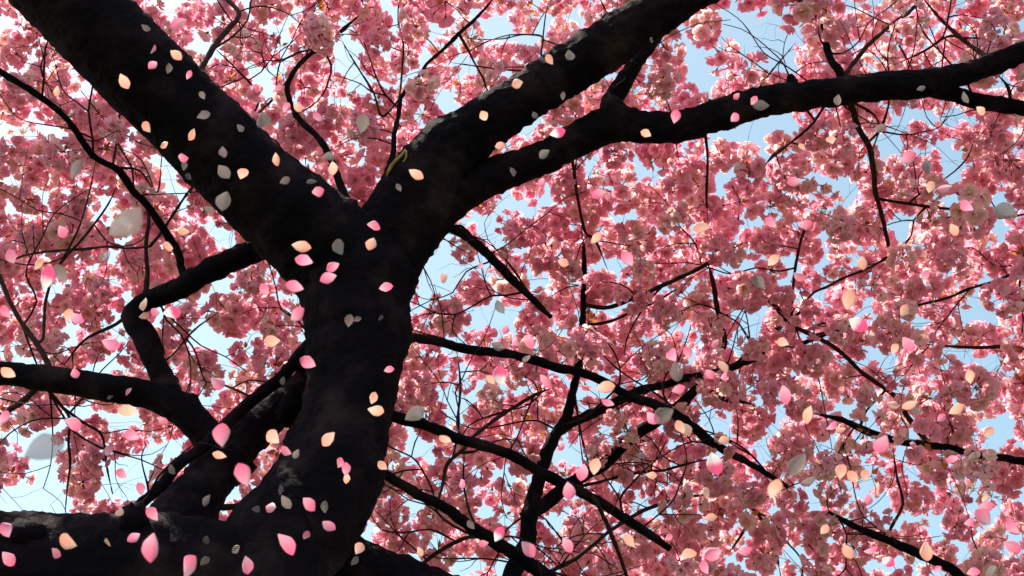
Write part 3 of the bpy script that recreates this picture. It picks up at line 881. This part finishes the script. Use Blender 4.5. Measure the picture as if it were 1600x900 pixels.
for _ in range(150):
    k = SH.choice(cand)
    shoot(Vector(node_pos[k]), SH.uniform(0, 6.283), SH.uniform(.22, .62), min(node_rad[k] * .8, SH.uniform(.0028, .0052)), SH.uniform(-.15, .25), 2)

# twigs: grow from the nearest stem or twig to every cluster, nearest first
CP = np.array([tuple(at(x, y, d)) for x, y, d, s in clusters])
NP = np.array([tuple(q) for q in node_pos])
NR = list(node_rad)
nodes = [Vector(q) for q in NP]
best = np.full(len(CP), 1e9)
bi = np.zeros(len(CP), dtype=int)
for a in range(0, len(NP), 400):
    D = np.linalg.norm(CP[:, None, :] - NP[None, a:a + 400, :], axis=2)
    k = D.argmin(1)
    dm = D[np.arange(len(CP)), k]
    up = dm < best
    best[up] = dm[up]
    bi[up] = k[up] + a
done = np.zeros(len(CP), dtype=bool)
twigs = []
tip_dir = [None] * len(CP)
for _ in range(len(CP)):
    i = int(np.where(done, 1e9, best).argmin())
    done[i] = True
    a, b = nodes[bi[i]], Vector(CP[i])
    v = b - a
    L = v.length
    off = Vector((random.gauss(0, 1), random.gauss(0, 1), random.gauss(0, 1))) * 0.10 * L
    sag = Vector((0, 0, 1)) * 0.08 * L
    m1 = a + v * .33 + off * .8 + sag
    m2 = a + v * .68 + off * .6 + sag * .8 + Vector((random.gauss(0, 1), random.gauss(0, 1), random.gauss(0, 1))) * 0.03 * L
    r0 = min(NR[bi[i]] * .8, 0.0022 + 0.0045 * min(L, .7))
    r1 = max(0.0014, r0 * .5)
    pts, rad = catmull([a, m1, m2, b], [r0, r0 * .85, r0 * .7, r1], 0.05)
    twigs.append((pts, rad, L))
    tip_dir[i] = (b - m2).normalized()
    new = pts[1:]
    n0 = len(nodes)
    nodes += new
    NR += rad[1:]
    A = np.array([tuple(q) for q in new])
    D = np.linalg.norm(CP[:, None, :] - A[None], axis=2) * 1.0
    k = D.argmin(1)
    dm = D[np.arange(len(CP)), k]
    up = dm < best
    best[up] = dm[up]
    bi[up] = k[up] + n0

# the 300 longest twigs are parts of their own, the finer spurs stay together
twigs.sort(key=lambda t: -t[2])
sv, sf, nb = [], [], 0
bare = []
for P, R, L in shoots:
    pts, rad = catmull(P, R, 0.03)
    rad = [r * (1.35 if SH.random() < .12 else 1.0) for r in rad]      # buds and spur joints
    bare.append((pts, rad, L))
for k, (pts, rad, L) in enumerate(bare + twigs):
    v, f, uv = tube_data(pts, rad, 5, 0, 0, 0, cap=False)
    if k < 300:
        link(bpy.data.objects.new("twig", mesh_from("twig", [q - ORIGIN for q in v], f, TWIG, uv)), tree)
    else:
        sv += [q - ORIGIN for q in v]
        sf += [tuple(i + nb for i in t) for t in f]
        nb += len(v)
sp = link(bpy.data.objects.new("fine_twigs", mesh_from("fine_twigs", sv, sf, TWIG)), tree)
sp["kind"] = "stuff"


def cluster_matrix(i):
    x, y, d, s = clusters[i]
    t = tip_dir[i]
    down = (Vector((0, 0, -1)) + t * 0.7 + Vector((random.gauss(0, .35), random.gauss(0, .35), random.gauss(0, .35)))).normalized()
    q = (-down).to_track_quat('Z', 'Y') @ Matrix.Rotation(random.uniform(0, 6.283), 3, 'Z').to_quaternion()
    sc = Vector((s * random.uniform(.88, 1.12), s * random.uniform(.88, 1.12), s * random.uniform(.88, 1.12)))
    return Matrix.LocRotScale(Vector(CP[i]) - ORIGIN, q, sc)


# the nearest clusters inside the frame are parts of their own
inside = [i for i, c in enumerate(clusters) if 0 < c[0] < 1600 and 0 < c[1] < 900]
ranked = sorted((i for i in inside if over(*clusters[i][:2]).startswith("B")), key=lambda i: -clusters[i][3] / clusters[i][2])
near, front = set(ranked[:300]), set(ranked[:26])
AV, AF, AC, AM, nb = [], [], [], [], 0
for i in range(len(clusters)):
    k = random.randrange(NVAR)
    M = cluster_matrix(i)
    if i in near:
        if i in front:                          # the clusters that show largest keep every flower as a piece of its own
            if k not in SPLIT:
                SPLIT[k] = (sub_mesh("flower_stalks", k, -1), [sub_mesh("flower", k, g) for g in range(int(VGRP[k].max()) + 1)])
            o = link(bpy.data.objects.new("blossom_cluster", SPLIT[k][0]), tree)
            for fm in SPLIT[k][1]:
                link(bpy.data.objects.new("flower", fm), o)
        else:
            o = link(bpy.data.objects.new("blossom_cluster", VMESH[k]), tree)
        o.matrix_local = M
    else:
        V, F, C, Mi = VARS[k]
        A = np.array(M)
        AV.append(V @ A[:3, :3].T + A[:3, 3])
        AF.append(F + nb)
        C2 = C.copy()
        C2[:, 0] = np.clip(C2[:, 0] + random.uniform(-.35, .35), 0, 1)
        AC.append(C2)
        AM.append(Mi)
        nb += len(V)
rest = link(bpy.data.objects.new("blossom_mass", mesh_from_arrays("blossom_mass", np.concatenate(AV), np.concatenate(AF),
            np.concatenate(AC), np.concatenate(AM), CMATS)), tree)
rest["kind"] = "stuff"
print("clusters", len(clusters), "inside", len(inside), "tris", sum(len(f) for f in AF))

# ------------------------------------------------------------------ falling petals
PM = {
    'p': loose_petal_material("pink_petal", (0.93, 0.27, 0.46), (0.95, 0.56, 0.68), 0.08),
    'o': loose_petal_material("peach_petal", (0.93, 0.52, 0.44), (0.93, 0.68, 0.61), 0.08),
    'w': loose_petal_material("painted_glint_petal", (0.94, 0.28, 0.50), (1, 1, 1), 0.0, True),  # pink petal, its bright glint put into the colour
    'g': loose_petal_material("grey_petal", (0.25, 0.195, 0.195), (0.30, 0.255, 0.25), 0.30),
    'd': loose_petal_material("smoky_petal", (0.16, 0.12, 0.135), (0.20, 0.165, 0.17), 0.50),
}


def petal_mesh(kind, seed):
    """a pointed, cupped petal, 1 unit long, with real thickness"""
    r = random.Random(seed)
    nu, nv = 8, 12
    wmax = r.uniform(.56, .72)
    cup, curl, twist = r.uniform(.10, .24), r.uniform(-.22, .22), r.uniform(-.5, .5)
    skew = r.uniform(-.06, .06)
    top, uv = [], []
    for j in range(nv + 1):
        t = j / nv
        w = wmax * .5 * (math.sin(math.pi * t ** 0.82) ** 0.92)
        if 0 < t < 1:
            w *= 1 + 0.03 * math.sin(t * 17 + seed)
        for i in range(nu + 1):
            s = i / nu * 2 - 1
            x = s * w + skew * math.sin(math.pi * t)
            z = cup * s * s * w * 1.6 + curl * (t - .5) ** 2 + twist * s * w * (t - .5) + .012 * math.sin(9 * s + seed) * math.sin(math.pi * t)
            top.append((x, t - .5, z))
            uv.append((i / nu, t))
    th = 0.012
    n = len(top)
    V = top + [(x, y, z - th * (1 - .6 * abs(y) * 2)) for x, y, z in top]
    U = uv + uv
    F = []
    W = nu + 1
    for j in range(nv):
        for i in range(nu):
            a, b, c, d = j * W + i, j * W + i + 1, (j + 1) * W + i + 1, (j + 1) * W + i
            F.append((a, b, c, d))
            F.append((n + d, n + c, n + b, n + a))
    for j in range(nv):
        for i in (0, nu):
            a, d = j * W + i, (j + 1) * W + i
            F.append((a, d, n + d, n + a) if i == 0 else (d, a, n + a, n + d))
    return mesh_from("petal", V, F, PM[kind], U)


PMESH = {k: [petal_mesh(k, 31 * ord(k) + i) for i in range(6)] for k in PM}

# px, py, length in px, kind [, angle of the long axis in degrees]
PETALS = [
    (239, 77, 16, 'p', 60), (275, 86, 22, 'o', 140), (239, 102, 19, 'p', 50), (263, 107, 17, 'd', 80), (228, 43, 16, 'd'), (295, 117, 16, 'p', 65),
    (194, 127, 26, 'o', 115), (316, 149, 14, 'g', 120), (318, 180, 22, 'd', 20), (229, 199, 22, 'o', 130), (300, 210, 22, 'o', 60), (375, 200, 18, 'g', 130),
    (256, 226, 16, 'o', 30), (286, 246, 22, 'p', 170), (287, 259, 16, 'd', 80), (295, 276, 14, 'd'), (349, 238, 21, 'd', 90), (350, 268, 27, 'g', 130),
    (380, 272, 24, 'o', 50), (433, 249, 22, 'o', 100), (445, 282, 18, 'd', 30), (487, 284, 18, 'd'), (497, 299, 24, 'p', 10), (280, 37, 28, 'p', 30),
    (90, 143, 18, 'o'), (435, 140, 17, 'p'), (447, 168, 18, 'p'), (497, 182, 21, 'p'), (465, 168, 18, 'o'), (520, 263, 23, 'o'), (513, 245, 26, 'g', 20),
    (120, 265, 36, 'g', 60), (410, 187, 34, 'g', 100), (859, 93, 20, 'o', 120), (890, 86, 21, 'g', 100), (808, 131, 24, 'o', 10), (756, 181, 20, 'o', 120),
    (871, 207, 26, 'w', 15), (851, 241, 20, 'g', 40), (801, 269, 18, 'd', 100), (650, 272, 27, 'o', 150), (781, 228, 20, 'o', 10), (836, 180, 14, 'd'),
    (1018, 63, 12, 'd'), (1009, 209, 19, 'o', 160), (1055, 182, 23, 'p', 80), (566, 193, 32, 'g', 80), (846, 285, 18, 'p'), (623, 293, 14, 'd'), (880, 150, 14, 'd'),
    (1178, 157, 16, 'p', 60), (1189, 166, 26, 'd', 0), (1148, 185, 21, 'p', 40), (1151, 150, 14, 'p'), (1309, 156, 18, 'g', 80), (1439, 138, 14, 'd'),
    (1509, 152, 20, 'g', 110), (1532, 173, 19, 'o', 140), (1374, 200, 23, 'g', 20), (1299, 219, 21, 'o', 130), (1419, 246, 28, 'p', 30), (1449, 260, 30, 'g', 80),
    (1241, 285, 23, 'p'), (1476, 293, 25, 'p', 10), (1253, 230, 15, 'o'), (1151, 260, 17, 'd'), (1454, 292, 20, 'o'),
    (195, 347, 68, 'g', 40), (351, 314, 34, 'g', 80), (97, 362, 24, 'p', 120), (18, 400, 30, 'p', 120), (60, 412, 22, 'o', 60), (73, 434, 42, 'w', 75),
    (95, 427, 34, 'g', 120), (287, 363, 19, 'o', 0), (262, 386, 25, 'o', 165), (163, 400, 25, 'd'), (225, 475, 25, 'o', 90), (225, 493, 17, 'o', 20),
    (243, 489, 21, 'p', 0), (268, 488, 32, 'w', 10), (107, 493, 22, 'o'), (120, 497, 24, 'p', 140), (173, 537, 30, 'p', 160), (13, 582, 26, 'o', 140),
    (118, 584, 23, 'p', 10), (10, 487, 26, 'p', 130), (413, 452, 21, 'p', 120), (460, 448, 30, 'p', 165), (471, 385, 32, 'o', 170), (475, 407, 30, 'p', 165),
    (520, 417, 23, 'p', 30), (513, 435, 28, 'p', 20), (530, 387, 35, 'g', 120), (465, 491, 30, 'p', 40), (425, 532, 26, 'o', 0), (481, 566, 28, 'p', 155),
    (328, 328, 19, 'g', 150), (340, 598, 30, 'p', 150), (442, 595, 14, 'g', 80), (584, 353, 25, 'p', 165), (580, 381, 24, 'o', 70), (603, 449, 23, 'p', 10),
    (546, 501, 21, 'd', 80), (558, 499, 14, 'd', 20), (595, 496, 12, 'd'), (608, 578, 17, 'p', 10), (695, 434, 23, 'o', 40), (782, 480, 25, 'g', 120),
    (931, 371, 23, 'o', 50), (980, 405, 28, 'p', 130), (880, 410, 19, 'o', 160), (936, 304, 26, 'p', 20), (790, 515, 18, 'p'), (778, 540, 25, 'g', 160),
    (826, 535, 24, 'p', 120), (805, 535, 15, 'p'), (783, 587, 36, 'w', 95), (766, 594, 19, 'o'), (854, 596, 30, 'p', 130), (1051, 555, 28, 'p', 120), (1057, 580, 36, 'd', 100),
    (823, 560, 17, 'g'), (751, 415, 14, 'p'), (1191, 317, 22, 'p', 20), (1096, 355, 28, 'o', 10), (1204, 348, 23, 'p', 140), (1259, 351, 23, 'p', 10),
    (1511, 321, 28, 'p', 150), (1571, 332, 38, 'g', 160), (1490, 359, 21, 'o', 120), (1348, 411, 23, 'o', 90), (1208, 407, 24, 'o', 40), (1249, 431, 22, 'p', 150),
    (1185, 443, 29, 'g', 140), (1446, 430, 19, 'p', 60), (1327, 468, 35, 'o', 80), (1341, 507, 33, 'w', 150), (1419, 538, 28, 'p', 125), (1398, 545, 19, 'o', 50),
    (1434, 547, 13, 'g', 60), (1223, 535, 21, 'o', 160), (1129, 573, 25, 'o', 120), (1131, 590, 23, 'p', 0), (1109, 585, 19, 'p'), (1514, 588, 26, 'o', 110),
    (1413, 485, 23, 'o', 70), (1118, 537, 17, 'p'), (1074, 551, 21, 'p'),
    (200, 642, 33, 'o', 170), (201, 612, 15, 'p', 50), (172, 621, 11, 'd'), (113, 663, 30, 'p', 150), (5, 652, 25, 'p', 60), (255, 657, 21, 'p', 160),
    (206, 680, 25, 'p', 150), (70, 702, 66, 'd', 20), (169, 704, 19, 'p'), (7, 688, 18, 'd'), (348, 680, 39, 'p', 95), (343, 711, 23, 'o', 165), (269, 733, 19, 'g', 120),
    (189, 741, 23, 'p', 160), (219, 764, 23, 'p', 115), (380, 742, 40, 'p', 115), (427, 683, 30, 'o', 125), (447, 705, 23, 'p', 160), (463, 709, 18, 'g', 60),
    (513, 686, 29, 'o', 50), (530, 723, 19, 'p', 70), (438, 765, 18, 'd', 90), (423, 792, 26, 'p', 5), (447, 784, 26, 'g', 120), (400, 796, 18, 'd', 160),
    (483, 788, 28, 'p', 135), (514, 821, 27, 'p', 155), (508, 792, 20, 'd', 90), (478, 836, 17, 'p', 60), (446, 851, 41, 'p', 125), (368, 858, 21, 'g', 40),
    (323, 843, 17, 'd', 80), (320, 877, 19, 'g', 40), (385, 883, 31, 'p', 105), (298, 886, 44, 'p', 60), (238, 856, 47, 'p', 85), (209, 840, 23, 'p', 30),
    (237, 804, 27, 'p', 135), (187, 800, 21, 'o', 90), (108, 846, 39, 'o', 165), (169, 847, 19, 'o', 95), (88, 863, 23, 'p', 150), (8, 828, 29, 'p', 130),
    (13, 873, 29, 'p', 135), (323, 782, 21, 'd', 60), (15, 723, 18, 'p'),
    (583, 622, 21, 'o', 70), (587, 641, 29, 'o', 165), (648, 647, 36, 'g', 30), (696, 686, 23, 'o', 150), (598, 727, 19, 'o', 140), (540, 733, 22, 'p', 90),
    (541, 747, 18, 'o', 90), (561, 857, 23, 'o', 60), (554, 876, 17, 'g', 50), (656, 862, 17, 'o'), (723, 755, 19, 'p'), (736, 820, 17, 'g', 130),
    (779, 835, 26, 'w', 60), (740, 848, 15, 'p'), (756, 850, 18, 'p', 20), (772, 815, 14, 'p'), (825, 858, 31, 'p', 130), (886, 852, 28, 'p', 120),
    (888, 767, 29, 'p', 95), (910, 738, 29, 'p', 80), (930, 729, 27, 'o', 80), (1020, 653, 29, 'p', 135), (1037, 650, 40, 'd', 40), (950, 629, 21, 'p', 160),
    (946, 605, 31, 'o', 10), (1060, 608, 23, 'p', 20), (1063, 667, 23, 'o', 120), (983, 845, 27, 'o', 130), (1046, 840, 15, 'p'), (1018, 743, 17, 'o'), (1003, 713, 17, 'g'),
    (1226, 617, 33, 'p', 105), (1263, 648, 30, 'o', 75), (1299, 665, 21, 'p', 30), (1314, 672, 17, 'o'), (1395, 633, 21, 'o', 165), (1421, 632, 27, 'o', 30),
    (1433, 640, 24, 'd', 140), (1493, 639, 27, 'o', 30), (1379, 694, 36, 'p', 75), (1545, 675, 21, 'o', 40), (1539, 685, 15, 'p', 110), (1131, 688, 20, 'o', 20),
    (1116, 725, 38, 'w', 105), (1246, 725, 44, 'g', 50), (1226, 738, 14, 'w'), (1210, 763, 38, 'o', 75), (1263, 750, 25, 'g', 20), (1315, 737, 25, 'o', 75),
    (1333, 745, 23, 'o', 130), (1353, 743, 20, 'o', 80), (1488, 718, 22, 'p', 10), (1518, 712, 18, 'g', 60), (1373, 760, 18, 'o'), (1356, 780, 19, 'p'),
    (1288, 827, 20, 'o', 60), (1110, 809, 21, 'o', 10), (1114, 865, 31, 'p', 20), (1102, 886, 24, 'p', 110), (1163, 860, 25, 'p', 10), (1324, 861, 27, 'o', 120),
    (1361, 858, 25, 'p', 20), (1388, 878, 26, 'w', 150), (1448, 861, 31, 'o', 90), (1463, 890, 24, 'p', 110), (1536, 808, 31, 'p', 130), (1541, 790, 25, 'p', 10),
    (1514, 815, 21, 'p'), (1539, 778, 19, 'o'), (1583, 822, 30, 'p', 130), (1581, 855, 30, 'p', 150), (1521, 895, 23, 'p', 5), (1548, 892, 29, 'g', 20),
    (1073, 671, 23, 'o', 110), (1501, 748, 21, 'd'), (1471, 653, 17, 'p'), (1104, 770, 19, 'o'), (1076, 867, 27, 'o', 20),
]


ZONE = {
    "trunk": "in front of the black trunk", "lean": "in front of the thickest leaning limb", "fork": "in front of the straight forked limb",
    "curve": "in front of the long curved limb", "low": "in front of the heavy low limb", "diagonal": "in front of the slanting limb",
    "hooked": "in front of the hooked bare limb", "foot": "beside the foot limb at the trunk", "branch": "in front of a dark bare branch",
    "B1": "before blossoms under the leaning limb", "B2": "before blossoms above the heavy low limb", "B3": "before blossoms framed by the fork",
    "B4": "before blossoms above the curved limb", "B5": "before blossoms right beside the trunk", "B6": "before blossoms just under the curved limb",
    "B7": "before dense blossoms far below curved limb",
}
KIND = {'p': "pink", 'o': "peach", 'w': "glint-painted pink", 'g': "translucent grey", 'd': "faint smoky grey"}
camR = cam.rotation_euler.to_matrix()
for i, rec in enumerate(PETALS):
    px, py, ln, kd = rec[:4]
    ang = rec[4] if len(rec) > 4 else random.uniform(0, 180)
    real = random.uniform(.018, .022)
    d = real * FPX / ln
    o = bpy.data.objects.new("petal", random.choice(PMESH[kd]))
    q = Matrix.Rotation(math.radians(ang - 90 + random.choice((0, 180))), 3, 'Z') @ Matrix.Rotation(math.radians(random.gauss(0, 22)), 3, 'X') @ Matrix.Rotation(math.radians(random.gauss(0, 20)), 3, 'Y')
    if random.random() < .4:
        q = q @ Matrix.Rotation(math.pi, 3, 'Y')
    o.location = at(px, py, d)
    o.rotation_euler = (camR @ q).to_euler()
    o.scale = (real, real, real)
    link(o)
    z = over(px, py)
    size = "large" if ln >= 34 else ("small" if ln < 20 else "mid-sized")
    aa = ang % 180
    pose = "upright" if 62 < aa < 118 else ("level" if aa < 25 or aa > 155 else "slanting")
    o["label"] = f"{size} {KIND[kd]} petal hanging {pose} {ZONE[z]}".replace("hanging", "falling")
    o["category"] = "petal"
    o["group"] = f"{size} {KIND[kd]} petals falling {pose} {ZONE[z]}"
# where several share a label, one that falls close beside another petal says so
from collections import Counter
pet = [o for o in COL.objects if o.get("category") == "petal"]
cnt = Counter(o["label"] for o in pet)
SHORT = {'p': "pink", 'o': "peach", 'w': "glint-painted", 'g': "grey", 'd': "smoky"}
for o, rec in zip(pet, PETALS):
    if cnt[o["label"]] > 1:
        dd = sorted((math.hypot(r[0] - rec[0], r[1] - rec[1]), j) for j, r in enumerate(PETALS) if r is not rec)
        if dd[0][0] < 0.5 * (rec[2] + PETALS[dd[0][1]][2]) + 8:
            tail = f" beside a {SHORT[PETALS[dd[0][1]][3]]} one"
            if len((o["label"] + tail).split()) <= 16:
                o["label"] += tail
                o["group"] += tail
print("petals", len(PETALS))
